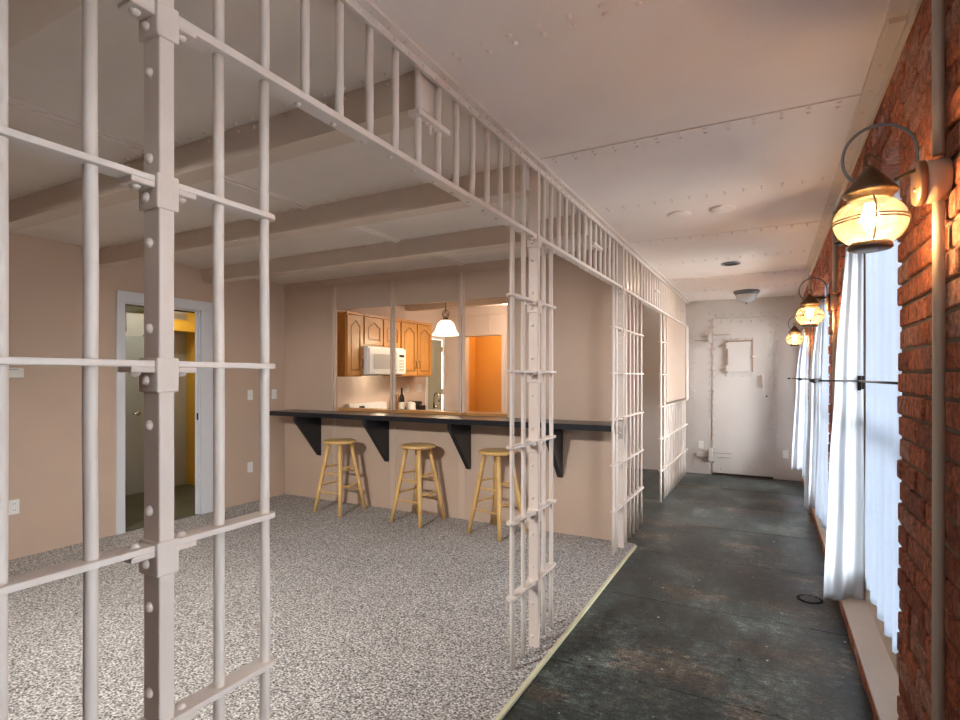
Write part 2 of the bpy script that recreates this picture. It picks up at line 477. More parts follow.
for z, a, b in ((2.03, -1.0, -.53), (.29, -.98, -.5)):
    MB().box(a, YE-.025, z-.06 if z > 1 else z-.04, -.80, YE, z if z > 1 else z+.03).box(-.76, YE-.03, z-.03, b, YE-.01, z+.03).box(-.81, YE-.06, z-.09, -.755, YE, z+.09).build('hinge_strap', M['end'], d, .004)
    MB().box(a, YE-.027, z-.045, -.81, YE-.024, z-.034).box(-.755, YE-.032, z+.03, b, YE-.012, z+.037).build('strap_shade_edge', M['edge'], d)  # brown strips painted as shade along the straps
MB().tube([(-.10, YE-.012, 1.29), (-.10, YE-.05, 1.31), (-.10, YE-.05, 1.45), (-.10, YE-.012, 1.47)], .011).box(-.115, YE-.02, 1.27, -.085, YE-.01, 1.49).build('door_handle', M['steel'], d)
MB().dome((-.05, YE-.012, 1.17), (0, -1, 0), .014).build('keyhole', M['groove'], d)

# ------------------------------------------------------------------ brick wall
WINS = [(-.05, 1.45), (2.32, 4.05), (4.85, 6.58), (7.38, 8.66)]
ZS, ZT = .10, 2.28
m = MB(); rb = random.Random(11)
def openings(z0, z1):
    return WINS if (z1 > ZS+.01 and z0 < ZT-.01) else []
row = .0735; nz = int(H/row)+1
for k in range(nz):
    z0 = k*row; z1 = min(z0+row-.011, H)
    if z1-z0 < .02: continue
    head = (k % 6 == 3)
    spans = []; y = YR
    for a, b in openings(z0, z1):
        if a > y: spans.append((y, a))
        y = b
    spans.append((y, YE))
    for a, b in spans:
        L = .102 if head else .208
        y = a - (rb.uniform(0, L*.6) if not openings(z0, z1) else (0 if k % 2 else L/2))
        first = True
        while y < b-.005:
            ll = L+rb.uniform(-.006, .006)
            y0 = max(y, a)+(.0 if not first else rb.uniform(-.008, .008)); y1 = min(y+ll-.011, b)
            if b-y1 < .03: y1 = b+rb.uniform(-.010, .008)
            first = False
            if y1-y0 > .02:
                x = XW+rb.uniform(-.004, .005)
                dz = rb.uniform(-.002, .002)
                m.box(x, max(y0, YR), z0+dz, XW+.105, min(y1, YE), z1+dz)
            y += ll
            if y1 >= b-.012: break
wb = m.build('wall_right', M['brick'], None, .004, 1)
struct(wb, 'old red brick wall with window openings on the right of the corridor', 'wall')
m = MB(); y = YR-.1
for a, b in WINS: m.box(XW+.010, y, ZS, .66, a-.006, ZT); y = b+.006
m.box(XW+.010, y, ZS, .66, YE+.1, ZT); m.box(XW+.012, YR-.1, 0, .66, YE+.1, ZS-.012); m.box(XW+.010, YR-.1, ZT+.006, .66, YE+.1, H)
m.build('mortar', M['mortar'], wb)

def window(n, a, b, label):
    w = thing('window_%d' % n, (.5, (a+b)/2, ZS), label, 'window'); w['kind'] = 'structure'
    box('window_sill', M['beigesill'], (XW-.006, a-.004, ZS-.014, .51, b+.004, ZS), w, .003)
    MB().box(.505, a, ZS, .60, b, ZS+.125).box(.505, a, ZT-.06, .60, b, ZT).box(.52, a, ZS+.126, .60, a+.05, ZT-.061).box(.52, b-.05, ZS+.126, .60, b, ZT-.061).build('window_frame', M['beigesill'], w, .002)
    s = MB()
    for z0, z1, x in ((ZS+.125, 1.19, .535), (1.15, ZT-.06, .56)):
        s.box(x, a+.096, z0, x+.03, b-.096, z0+.045).box(x, a+.096, z1-.045, x+.03, b-.096, z1).box(x, a+.05, z0, x+.03, a+.095, z1).box(x, b-.095, z0, x+.03, b-.05, z1)
    s.build('sash', M['white'], w, .003)
    MB().box(.548, a+.08, ZS+.15, .552, b-.08, 1.16).box(.573, a+.08, 1.17, .577, b-.08, ZT-.09).build('pane', M['pane'], w)
    MB().box(.515, a+.2, ZS+.128, .535, a+.26, ZS+.15).box(.515, b-.26, ZS+.128, .535, b-.2, ZS+.15).build('sash_lift', M['blackmetal'], w)
window(4, *WINS[0], 'sash window beside the camera in the brick wall')
window(1, *WINS[1], 'nearest tall sash window low in the brick wall')
window(2, *WINS[2], 'middle tall sash window in the brick wall')
window(3, *WINS[3], 'farthest tall sash window in the brick wall, by the end wall')

struct(box('wall_rear', M['cell'], (XL-.12, YR-.12, 0, .72, YR, H)), 'pinkish wall behind the camera', 'wall')

# ------------------------------------------------------------------ bars
ZF = [2.195, 1.848, 1.476, 1.104, .735, .368]
def bar_mesh(y, z0, z1, parent, name='bar', r=.0122):
    n = 9; pts = []; rs = []
    for i in range(n):
        z = z0+(z1-z0)*i/(n-1)
        pts.append((XB+random.uniform(-.0012, .0012), y+random.uniform(-.0012, .0012), z)); rs.append(r*random.uniform(.97, 1.03))
    return MB().tube(pts, rs, 14).build(name, M['bars'], parent)
def flat(z, y0, y1, parent, round0=False, round1=True, name='cross_bar', t=.013):
    w = .025; poly = []
    if round1:
        for k in range(7):
            a = -math.pi/2+math.pi*k/6; poly.append((XB-w*math.sin(a), y1-w+w*math.cos(a)))
    else: poly += [(XB+w, y1), (XB-w, y1)]
    if round0:
        for k in range(7):
            a = math.pi/2+math.pi*k/6; poly.append((XB-w*math.sin(a), y0+w+w*math.cos(a)))
    else: poly += [(XB-w, y0), (XB+w, y0)]
    return MB().prism(poly, 'z', z-t/2, z+t/2).build(name, M['bars'], parent, .002)
def post(y, z0, z1, flats, parent, r=.0115, xf=.029):
    p = MB().box(XB-.026, y-.016, z0, XB+xf, y+.016, z1).build('post', M['post'], parent, .003)
    for zf in flats:
        g = MB(); g.box(XB-.032, y-.023, zf-.058, XB+xf+.005, y+.023, zf+.012)
        for sg in (-1, 1): g.box(XB-.025, y+sg*.02, zf-.018, XB+.025, y+sg*.068, zf-.006)
        g.build('gusset', M['post'], p, .003)
        for dz in (-.034, -.125, -.30):
            if zf+dz > z0+.03:
                off = .023 if dz > -.05 else .016
                for sg in (-1, 1): MB().dome((XB-.004, y+sg*off, zf+dz), (0, sg, 0), r, r*.75, 12).build('rivet', M['bars'], p)
        for sg in (-1, 1):
            if zf > 1.45: MB().dome((XB, y+sg*.048, zf-.018), (0, 0, -1), r, r*.75, 12).build('rivet', M['bars'], p)
            else: MB().dome((XB, y+sg*.048, zf+.0065), (0, 0, 1), r, r*.75, 12).build('rivet', M['bars'], p)
    return p

ZB = .012   # bars stand in the carpet
g1 = thing('jail_bar_grille', (XB, .6, ZB), 'nearest cream jail bar grille with a riveted post, filling the left foreground', 'jail bars', 'jail bar grilles')
for y in (.29, .414, .55, .817, .945): bar_mesh(y, ZB, ZF[0]-.007, g1)
for z in ZF[1:]: flat(z, .2, .970, g1)
post(.678, ZB, H-.012, ZF, g1)

g2 = thing('jail_bar_grille', (XB, 2.67, ZB), 'narrow cream jail bar grille standing alone on the carpet edge, before the third bar stool', 'jail bars', 'jail bar grilles')
for y in (2.42, 2.555, 2.835, 2.955): bar_mesh(y, ZB, ZF[0]-.007, g2)
for z in ZF[1:]: flat(z, 2.385, 2.995, g2, True)
post(2.70, ZB, H-.012, ZF, g2, r=.010)

g3 = thing('jail_bar_grille', (XB, 4.85, 0), 'cream jail bar grille where the bar counter wall ends, left of the open doorway', 'jail bars', 'jail bar grilles')
for y in (4.355, 4.455, 4.79, 4.94, 5.09, 5.24, 5.42): bar_mesh(y, ZB if y < 4.7 else 0, ZF[0]-.007, g3)
for z in ZF[1:]: flat(z, 4.32, 5.46, g3, True)
post(4.60, ZB, H-.012, [ZF[0], ZF[1], ZF[3], ZF[5]], g3, r=.009)

g4 = thing('jail_bar_grille', (XB, 7.6, 0), 'farthest cream jail bar grille, only waist high beside the end wall', 'jail bars', 'jail bar grilles')
bar_mesh(6.50, 0, ZF[0]-.007, g4); bar_mesh(6.74, 0, ZF[0]-.007, g4)
for i in range(12): bar_mesh(6.89+.145*i, 0, ZF[3], g4)
for z in (ZF[3], ZF[4], ZF[5]): flat(z, 6.46, 8.70, g4, True)
for z in (ZF[1], ZF[2]): flat(z, 6.46, 6.80, g4, True)
MB().box(XB-.03, 8.45, ZF[3]+.01, XB+.03, 8.70, ZF[0]-.012).build('end_plate', M['bars'], g4, .003)
MB().box(XB-.008, 6.86, 1.14, XB+.008, 8.45, ZF[0]-.012).build('blank_panel', M['cell'], g4)

tg = thing('transom_grille', (XB, 4.3, ZF[0]), 'long cream transom of short bars under the ceiling above the jail grilles', 'jail bars')
flat(ZF[0], .2, 8.70, tg, False, False, 'header_bar', .020)
ys = [.29, .414, .55, .817, .945]+[.945+.1341*i for i in range(1, 11)]+[2.42, 2.555, 2.835, 2.955]+[2.955+.1273*i for i in range(1, 11)]
ys += [4.355, 4.455, 4.79, 4.94, 5.09, 5.24, 5.42]+[5.42+.139*i for i in range(1, 23)]
for y in ys: bar_mesh(y, ZF[0]+.010, H-.012, tg)
# short clip plates bolted across two bars, bar stubs and header rivets
for y, z in ((1.685, 2.385), (3.84, 2.385), (6.2, 2.385), (8.2, 2.385)):
    q = MB().box(XB-.02, y-.105, z-.010, XB+.03, y+.105, z+.010)
    for s_ in (-.03, .03): q.dome((XB+.004, y+s_, z-.010), (0, 0, -1), .012, .010, 10)
    q.tube([(XB+.005, y, z), (XB+.005, y, z-.045)], .008)
    q.build('clip_plate', M['bars'], tg, .003)
q = MB(); y = 1.06
while y < 8.5:
    q.dome((XB-.008, y, ZF[0]-.010), (0, 0, -1), .010, .006, 10); y += .1341
part_label(q.build('header_rivets', M['post'], tg), 'row of rivet heads under the header bar')['kind'] = 'stuff'
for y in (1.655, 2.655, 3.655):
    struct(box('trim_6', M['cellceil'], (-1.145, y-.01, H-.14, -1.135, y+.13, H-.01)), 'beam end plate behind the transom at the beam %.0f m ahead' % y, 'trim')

# ------------------------------------------------------------------ bar counter
bc = thing('bar_counter', (-3.1, 4.55, 1.0), 'long black glossy bar counter along the serving opening', 'bar counter')
box('countertop', M['black'], (-5.08, 4.35, 1.005, -1.13, YK+.0, 1.055), bc, .006)
box('inner_countertop', M['black'], (-4.428, YK, 1.006, -2.242, YK+.12, 1.054), bc)
lg = box('wood_ledge', M['ledge'], (-4.425, YK+.04, 1.055, -2.245, YK+.22, 1.085), bc, .004); part_label(lg, 'orange wood ledge along the back of the counter')
for x in (-4.67, -3.68, -2.66, -1.70):
    m = MB().prism([(4.365, 1.005), (YK, 1.005), (YK, .53), (YK-.03, .53), (4.365, .955)], 'x', x-.022, x+.022)
    m.build('bracket', M['black'], bc, .003)
# ------------------------------------------------------------------ stools
def stool():
    s = thing('bar_stool', (0, 0, .014), '', 'bar stool', 'bar stools along the counter')
    z = .775
    MB().lathe([(0, z-.035), (.155, z-.035), (.172, z-.028), (.176, z-.018), (.172, z-.006), (.155, z), (0, z+.001)], (0, 0, .0), 36).build('seat', M['stool'], s)
    zt, zb = z-.035, .014
    def at(k, zz):
        t = (zt-zz)/(zt-zb); r = .115+(.262-.115)*t
        a = math.pi/4+k*math.pi/2
        return Vector((r*math.cos(a), r*math.sin(a), zz))
    for k in range(4):
        p0, p1 = at(k, zt), at(k, zb)
        MB().tube([p0, p0.lerp(p1, .3), p0.lerp(p1, .6), p1], [.0195, .0225, .0225, .018], 14).build('leg', M['stool'], s)
    for j, (za, zb2) in enumerate(((.235, .30), (.43, .49))):
        for k in range(4):
            zz = za if k % 2 == 0 else zb2
            p, q = at(k, zz), at((k+1) % 4, zz)
            MB().tube([p, p.lerp(q, .25), p.lerp(q, .5), p.lerp(q, .75), q], [.0075, .0095, .0105, .0095, .0075], 10).build('rung', M['stool'], s)
    return s
st = stool(); st.location = (-4.06, 4.42, .0145); st.rotation_euler = (0, 0, R(-2)); st['label'] = 'light wood bar stool farthest left, under the first counter bracket'
copy_thing(st, (-3.10, 4.49, .0145), 'light wood bar stool in the middle, between two black brackets', R(-6))
copy_thing(st, (-2.22, 4.49, .0145), 'light wood bar stool on the right, half behind the narrow jail grille', R(-14))

# ------------------------------------------------------------------ kitchen shell
KX = -4.82
m = MB(); m.box(KX-.1, YK+.03, 0, KX, 7.23, H); m.box(KX-.1, 7.23, 2.06, KX, 7.9, H); m.box(KX-.1, 7.72, 0, KX, 7.9, 2.06)
struct(m.build('wall_kitchen_left', M['kitchenwall']), 'pale kitchen wall behind the oak cabinets', 'wall')
m = MB(); m.box(KX, 7.75, 0, -4.41, 7.87, H); m.box(-4.41, 7.75, 2.11, -3.75, 7.87, H); m.box(-3.75, 7.75, 0, -2.16, 7.87, H)
m.box(KX, 7.70, H-.14, -2.16, 7.76, H-.12); m.box(-3.99, 7.735, 2.15, -3.95, 7.75, H-.14)
struct(m.build('wall_kitchen_far', M['kitchenwall']), 'pale kitchen far wall around the orange doorway', 'wall')
struct(box('wall_kitchen_side', M['kitchenwall'], (XL-.12, YK+.03, 0, KX-.1, YK+.1, H)), 'kitchen end wall beside the opening', 'wall')
struct(box('wall_kitchen_right', M['cell'], (-2.22, YK+.03, 0, -2.16, YE, H)), 'pinkish wall between kitchen and the far cell', 'wall')
m = MB(); m.box(-4.9, 9.0, 0, -3.2, 9.05, H); m.box(-4.95, 7.87, 0, -4.9, 9.05, H); m.box(-3.2, 7.87, 0, -3.15, 9.05, H); m.box(-4.95, 7.87, 2.4, -3.15, 9.05, 2.44)
struct(m.build('wall_orange', M['orange']), 'orange painted wall seen through the kitchen far doorway', 'wall')
m = MB(); m.box(-4.455, 7.735, 0, -4.41, 7.749, 2.109).box(-3.75, 7.735, 0, -3.705, 7.749, 2.109).box(-4.455, 7.735, 2.11, -3.705, 7.749, 2.15)
struct(m.build('trim_7', M['kitchenwall'], None, .002), 'pale casing around the orange doorway', 'trim')
m = MB(); m.box(KX-.7, 7.1, 0, KX-.65, 8.0, H)  # near-black sheet stands in for the unlit space behind the door
struct(m.build('wall_dark_backing', M['groove']), 'near-black sheet standing in for the unlit space behind the pale green kitchen door', 'wall')
struct(MB().box(KX+.001, 7.17, 0, KX+.02, 7.235, 2.059).box(KX+.001, 7.17, 2.06, KX+.02, 7.745, 2.12).box(KX+.001, 7.70, 0, KX+.02, 7.745, 2.059).build('trim_8', M['white'], None, .002), 'white casing of the kitchen door', 'trim')
d3 = thing('door_3', (KX+.01, 7.45, 0), 'pale green panelled door standing ajar beyond the oak cabinets', 'door'); d3['kind'] = 'structure'
m = MB(); m.box(KX-.03, 7.24, .01, KX+.005, 7.66, 2.05)
for z0, z1 in ((.15, .65), (.75, 1.45), (1.55, 1.95)):
    for y0, y1 in ((7.29, 7.43), (7.48, 7.61)): m.box(KX+.004, y0, z0, KX+.012, y1, z1)
m.build('door_panel', M['greendoor'], d3, .004)
for z in (.3, 1.2, 1.9): box('hinge', M['brass'], (KX-.0, 7.655, z-.045, KX+.014, 7.685, z+.045), d3)

# ------------------------------------------------------------------ kitchen cabinets (faces look to +X)
def arch_door(parent, y0, y1, z0, z1, x, hinge_left=True, arch=True):
    m = MB(); m.box(x, y0, z0, x+.012, y1, z1)
    mar = min(.055, (y1-y0)*.2); a0, a1 = y0+mar, y1-mar; b0, b1 = z0+mar, z1-mar*1.0
    inner = [(a0, b0), (a1, b0)]; outer = [(y0, z0), (y1, z0)]
    n = 12; rise = min(.06, (z1-z0)*.22)
    for i in range(n+1):
        t = i/n; yy = a1+(a0-a1)*t
        s_ = math.sin(math.pi*t); hgt = rise*(s_**2.2)
        inner.append((yy, b1-rise+hgt)); outer.append((y1+(y0-y1)*t, z1))
    xf = x+.021
    I = [m.bm.verts.new((xf, p[0], p[1])) for p in inner]; O = [m.bm.verts.new((xf, p[0], p[1])) for p in outer]
    I2 = [m.bm.verts.new((x+.011, p[0], p[1])) for p in inner]; O2 = [m.bm.verts.new((x+.011, p[0], p[1])) for p in outer]
    N = len(I)
    for i in range(N):
        j = (i+1) % N
        for q in ((I[i], I[j], O[j], O[i]), (I[i], I2[i], I2[j], I[j]), (O[i], O[j], O2[j], O2[i])):
            m.bm.faces.new(q)
    d = m.build('cabinet_door', M['oak'], parent)
    cy, cz = (a0+a1)/2, (b0+b1)/2
    pan = MB().prism([(cy+(p[0]-cy)*.80, cz+(p[1]-cz)*(.93 if z1-z0 > .5 else .82)) for p in inner], 'x', x+.011, x+.018).build('raised_panel', M['oak'], d, .004)
    gro = MB().prism([(cy+(p[0]-cy)*.995, cz+(p[1]-cz)*.995) for p in inner], 'x', x+.0115, x+.0135).build('panel_groove', M['oakdark'], d)
    yk = y1-.03 if hinge_left else y0+.03
    if z1-z0 > .5:
        MB().tube([(xf, yk, z0+.10), (xf+.02, yk, z0+.12), (xf+.02, yk, z0+.19), (xf, yk, z0+.21)], .006, 8).build('handle', M['bronze'], d)
    return d
CX = -4.52
def cabinet(label, y0, y1, z0, z1, doors, group='oak wall cabinets in the kitchen'):
    t = thing('wall_cabinet', (CX, (y0+y1)/2, z0), label, 'kitchen cabinet', group)
    MB().box(KX, y0, z0, CX, y1, z1).box(CX-.002, y0, z1-.02, CX+.025, y1, z1+.015).build('cabinet_body', M['oakdark'] if False else M['oak'], t, .002)
    n = len(doors)
    for i, hl in enumerate(doors):
        a = y0+(y1-y0)*i/n; b = y0+(y1-y0)*(i+1)/n
        arch_door(t, a+.012, b-.012, z0+.015, z1-.03, CX, hl)
    return t
cabinet('tall single door oak wall cabinet left of the microwave', 5.02, 5.33, 1.45, 2.23, [True])
cabinet('short two door oak wall cabinet above the microwave', 5.335, 6.105, 1.84, 2.23, [True, False])
cabinet('tall two door oak wall cabinet right of the microwave', 6.11, 6.89, 1.45, 2.23, [True, False])
mw = thing('microwave', (-4.6, 5.72, 1.47), 'white over-range microwave between the oak cabinets', 'microwave')
box('body', M['white'], (KX, 5.335, 1.475, -4.44, 6.105, 1.835), mw, .006)
dd = box('microwave_door', M['white'], (-4.44, 5.34, 1.485, -4.415, 5.90, 1.815), mw, .005)
box('door_window', M['graypanel'], (-4.416, 5.42, 1.55, -4.411, 5.80, 1.74), dd, .002)
MB().tube([(-4.415, 5.865, 1.52), (-4.385, 5.865, 1.54), (-4.385, 5.865, 1.76), (-4.415, 5.865, 1.78)], .009, 10).build('door_handle', M['white'], dd)
cp = box('control_panel', M['whiteplastic'], (-4.44, 5.905, 1.485, -4.414, 6.10, 1.815), mw, .004)
box('display', M['black'], (-4.415, 5.955, 1.71, -4.41, 6.06, 1.745), cp)
m = MB()
for i in range(4):
    for j in range(3): m.box(-4.415, 5.955+.037*j, 1.53+.04*i, -4.411, 5.983+.037*j, 1.555+.04*i)
m.build('keypad', M['graypanel'], cp)
box('grease_filter', M['blackmetal'], (KX+.05, 5.37, 1.463, -4.46, 6.07, 1.476), mw)
rg = thing('kitchen_range', (-4.5, 5.72, 0), 'white kitchen range with raised back control panel under the microwave', 'range')
box('body', M['white'], (KX+.01, 5.335, 0, -4.17, 6.105, .905), rg, .005)
box('cooktop', M['white'], (KX+.06, 5.335, .905, -4.15, 6.105, .925), rg, .004)
bg = MB().prism([(KX+.01, .92), (KX+.10, .92), (KX+.075, 1.10), (KX+.01, 1.10)], 'y', 5.335, 6.105).build('backguard', M['white'], rg, .006)
MB().prism([(KX+.0865, 1.035), (KX+.0905, 1.035), (KX+.0865, 1.065), (KX+.0825, 1.065)], 'y', 5.52, 5.62).build('clock_display', M['black'], bg)
for y in (5.42, 5.70, 5.80, 5.9, 6.0): MB().lathe([(0, 0), (.018, 0), (.016, .018), (0, .018)], (KX+.092, y, 1.0), 14, 'x').build('knob', M['whiteplastic'], bg)
for y in (5.53, 5.91):
    for x in (-4.32, -4.58): MB().lathe([(.09, .926), (.095, .932), (.06, .930), (.0, .926)], (x, y, 0), 20).build('burner', M['blackmetal'], rg)
def base_cab(label, y0, y1, doors):
    t = thing('base_cabinet', (-4.5, (y0+y1)/2, 0), label, 'kitchen cabinet', 'oak base cabinets in the kitchen')
    box('cabinet_body', M['oak'], (KX, y0, .08, -4.22, y1, .89), t, .003)
    box('plinth', M['blackmetal'], (KX+.01, y0+.01, 0, -4.28, y1-.01, .08), t)
    n = doors
    for i in range(n):
        a = y0+(y1-y0)*i/n; b = y0+(y1-y0)*(i+1)/n
        box('cabinet_door', M['oak'], (-4.22, a+.015, .12, -4.20, b-.015, .70), t, .004)
    return t
base_cab('oak base cabinet left of the white range', 4.90, 5.33, 1)
base_cab('oak base cabinet under the black sink worktop', 6.11, 7.16, 2)
wt = box('worktop', M['black'], (KX+.001, 4.89, .89, -4.17, 5.332, .93), None, .004)
tag(wt, 'short black worktop left of the white range', 'worktop', 'black kitchen worktops')
wt = MB().box(KX+.001, 6.108, .89, -4.17, 7.165, .93).box(KX+.001, 6.108, .93, KX+.02, 7.165, 1.0).build('worktop', M['black'], None, .004)
tag(wt, 'black worktop carrying the bottles and the faucet', 'worktop', 'black kitchen worktops')
fa = thing('kitchen_faucet', (-4.50, 6.94, .93), 'gooseneck metal faucet standing on the black kitchen worktop', 'faucet')
pts = [(-4.50, 6.94, .93), (-4.50, 6.94, 1.10)]+[(-4.50+.055-.055*math.cos(a), 6.94-.01*a, 1.13+.075*math.sin(a)) for a in [math.pi*i/10 for i in range(11)]]+[(-4.39, 6.905, 1.07)]
MB().tube(pts, .012, 12).build('spout', M['chrome'], fa); MB().lathe([(.028, 0), (.026, .02), (.014, .03), (0, .03)], (-4.50, 6.94, .93), 18).build('base', M['chrome'], fa)
MB().tube([(-4.50, 6.95, .98), (-4.48, 6.99, 1.0), (-4.46, 7.03, 1.03)], [.010, .008, .006], 10).build('lever', M['chrome'], fa)
# items on the worktop
def bottle(x, y, h, label):
    b = thing('wine_bottle', (x, y, .93), label, 'bottle', 'bottles on the kitchen worktop')
    MB().lathe([(0, 0), (.036, 0), (.039, .01), (.039, .6*h), (.033, .68*h), (.015, .76*h), (.0135, .97*h), (.016, .975*h), (.016, h), (0, h)], (x, y, .93), 20).build('glass', M['bottle'], b)
    MB().lathe([(.0397, .15*h), (.0397, .45*h)], (x, y, .93), 20).build('paper_label', M['label'], b)
bottle(-4.60, 6.26, .36, 'tall dark wine bottle at the left of the kitchen worktop group')
def jar(x, y, r, h, label, mat):
    b = thing('canister', (x, y, .93), label, 'canister', 'canisters on the kitchen worktop')
    MB().lathe([(0, 0), (r*.95, 0), (r, .01), (r, h*.8), (0, h*.8)], (x, y, .93), 20).build('jar_body', mat, b)
    MB().lathe([(r*1.03, h*.8), (r*1.03, h*.95), (r*.4, h*.95), (r*.3, h), (0, h)], (x, y, .93), 20).build('lid', mat, b)
jar(-4.50, 6.36, .055, .15, 'white canister just right of the wine bottle', M['whiteplastic'])
jar(-4.60, 6.47, .06, .16, 'second white canister, beside the black toaster', M['whiteplastic'])
ub = thing('utensil_crock', (-4.72, 6.36, .93), 'dark crock of wooden utensils behind the white canisters', 'utensil crock')
MB().lathe([(0, 0), (.05, 0), (.055, .15), (.05, .15), (.047, .02), (0, .02)], (-4.72, 6.36, .93), 18).build('crock', M['oakdark'], ub)
for i in range(5): a = i*1.26; MB().tube([(-4.72+.01*math.cos(a), 6.36+.01*math.sin(a), .955), (-4.72+.045*math.cos(a), 6.36+.045*math.sin(a), 1.20)], [.005, .010], 8).build('utensil', M['oakdark'], ub)
ts = thing('toaster', (-4.6, 6.62, .93), 'small black toaster on the kitchen worktop', 'toaster')
box('body', M['black'], (-4.70, 6.55, .94, -4.55, 6.70, 1.09), ts, .012); box('lever', M['chrome'], (-4.55, 6.615, 1.03, -4.53, 6.645, 1.045), ts)
MB().box(-4.68, 6.58, .93, -4.57, 6.67, .945).build('base', M['blackmetal'], ts)
tr = box('serving_tray', M['label'], (-4.44, 6.20, .931, -4.22, 6.72, .965), None, .006); tag(tr, 'flat white tray lying on the black worktop before the bottles', 'tray')

# pendant lamp
PX, PY = -3.82, 6.18
pd = thing('pendant_lamp', (PX, PY, 2.0), 'lit white glass bell pendant lamp hanging in the kitchen', 'pendant lamp')
MB().lathe([(.035, .205), (.07, .195), (.105, .165), (.125, .12), (.14, .07), (.165, .03), (.185, .008), (.182, .0), (.16, .02), (.13, .07), (.11, .13), (.06, .18), (.03, .19)], (PX, PY, 2.0), 32).build('lamp_shade', M['pendant'], pd)
m = MB().lathe([(.04, 0), (.04, .02), (.018, .035), (0, .035)], (PX, PY, 2.20), 16)
for k in range(4):
    a = k*math.pi/2+.4; pts = []
    for i in range(13):
        t = i/12; r = .05*math.sin(math.pi*t)+.004; aa = a+t*2.2
        pts.append((PX+r*math.cos(aa), PY+r*math.sin(aa), 2.225+.115*t))
    m.tube(pts, .0045, 8)
m.build('twisted_cage', M['bronze'], pd)
MB().tube([(PX, PY, 2.335), (PX, PY, H-.02)], .006, 8).lathe([(.06, -.03), (.05, -.01), (.05, 0), (0, 0)], (PX, PY, H), 18).build('stem', M['bronze'], pd)

# ------------------------------------------------------------------ left doorway and closet
m = MB()
m.box(XL-.001, 2.80, .014, XL+.022, 2.872, 2.139).box(XL-.001, 3.628, .014, XL+.022, 3.772, 2.139).box(XL-.001, 2.80, 2.14, XL+.022, 3.772, 2.235)
m.box(XL-.055, 2.871, .013, XL-.002, 2.885, 2.125).box(XL-.055, 3.615, .013, XL-.002, 3.629, 2.125).box(XL-.055, 2.871, 2.126, XL-.002, 3.629, 2.139)
m.box(XL-.054, 2.886, .013, XL-.034, 2.893, 2.125).box(XL-.054, 3.607, .013, XL-.034, 3.614, 2.125)
o = m.build('door_2', M['casing'], None, .003); struct(o, 'doorway with bluish white casing in the left cell wall', 'door')
box('strike_plate', M['blackmetal'], (XL-.035, 3.612, 1.0, XL-.01, 3.6155, 1.07), o)
m = MB(); m.box(-6.98, 2.0, 0, -6.90, 4.6, H); m.box(-6.98, 2.0, 0, XL-.12, 2.08, H)
struct(m.build('wall_closet', M['greygreen']), 'grey green wall inside the small room behind the left doorway', 'wall')
struct(box('wall_closet_right', M['yellow'], (-6.90, 4.57, 0, XL-.12, 4.65, H)), 'yellow wall on the right inside the small room', 'wall')
struct(box('floor_closet', M['darkgreenfloor'], (-6.95, 2.05, .0, XL-.001, 4.57, .012)), 'dark green floor of the small room', 'floor')
struct(box('ceiling_closet', M['greygreen'], (-6.98, 2.0, H, XL-.12, 4.65, H+.04)), 'ceiling of the small room', 'ceiling')
sh = thing('closet_shelf', (-6.7, 4.3, 2.0), 'yellow shelf high in the small room behind the left doorway', 'shelf')
MB().box(-6.90, 4.02, 2.03, -6.60, 4.57, 2.15).box(-6.90, 4.02, 2.03, -6.86, 4.57, 2.2).build('shelf_board', M['yellow'], sh, .003)
MB().tube([(-6.72, 3.9, 2.30), (-6.72, 4.56, 2.30)], .013, 10).build('hanging_rod', M['blackmetal'], sh)
d4 = thing('door_4', (-6.88, 3.65, 0), 'slate grey door in the back of the small room', 'door'); d4['kind'] = 'structure'
box('door_panel', M['slate'], (-6.90, 3.40, .012, -6.87, 4.0, 1.95), d4, .003)
box('door_gap', M['groove'], (-6.90, 4.0, .012, -6.885, 4.03, 1.97), d4)
MB().tube([(-6.87, 3.92, 1.0), (-6.82, 3.92, 1.0), (-6.81, 3.83, .995)], .010, 8).lathe([(.028, 0), (.028, .01), (0, .01)], (-6.87, 3.92, 1.0), 14, 'x').build('lever_handle', M['chrome'], d4)
rb_ = thing('roller_blind', (-6.87, 3.9, 2.3), 'dark olive roller blind with hanging bead chain in the small room', 'roller blind')
MB().tube([(-6.85, 3.60, 2.34), (-6.85, 4.0, 2.34)], .025, 14).box(-6.88, 3.6, 2.24, -6.865, 4.0, 2.33).build('roll', M['olive'], rb_)
MB().tube([(-6.83, 3.72, 2.33), (-6.83, 3.72, 2.0), (-6.83, 3.74, 1.98), (-6.83, 3.76, 2.0), (-6.83, 3.755, 2.33)], .005, 6).build('chain', M['olive'], rb_)

# ------------------------------------------------------------------ outlets, switches
def plate(name, c, nrm, label, kind, mat=None, w=.07, h=.115):
    x, y, z = c; t = thing(name, c, label, kind, 'wall plates')
    def bx(u0, v0, u1, v1, d0, d1):
        if nrm == 'x': return (x+d0, y+u0, z+v0, x+d1, y+u1, z+v1)
        return (x+u0, y-d1, z+v0, x+u1, y-d0, z+v1)
    box('cover_plate', mat or M['whiteplastic'], bx(-w/2, -h/2, w/2, h/2, 0, .006), t, .002)
    if kind == 'outlet':
        for s_ in (-1, 1):
            r = box('receptacle', M['white'], bx(-.017, s_*.024-.014, .017, s_*.024+.014, .005, .009), t, .002)
            q = MB().box(*bx(-.009, s_*.024-.004, -.006, s_*.024+.006, .008, .0095)).box(*bx(.006, s_*.024-.004, .009, s_*.024+.006, .008, .0095)); q.build('slot', M['blackmetal'], r)
    else: box('toggle', M['white'], bx(-.006, -.012, .006, .012, .005, .016), t, .001)
plate('wall_outlet', (XL, 2.045, .425), 'x', 'white outlet low on the left wall at the picture edge', 'outlet')
plate('wall_outlet', (XL, 4.245, .415), 'x', 'white outlet low on the left wall, right of the doorway', 'outlet')
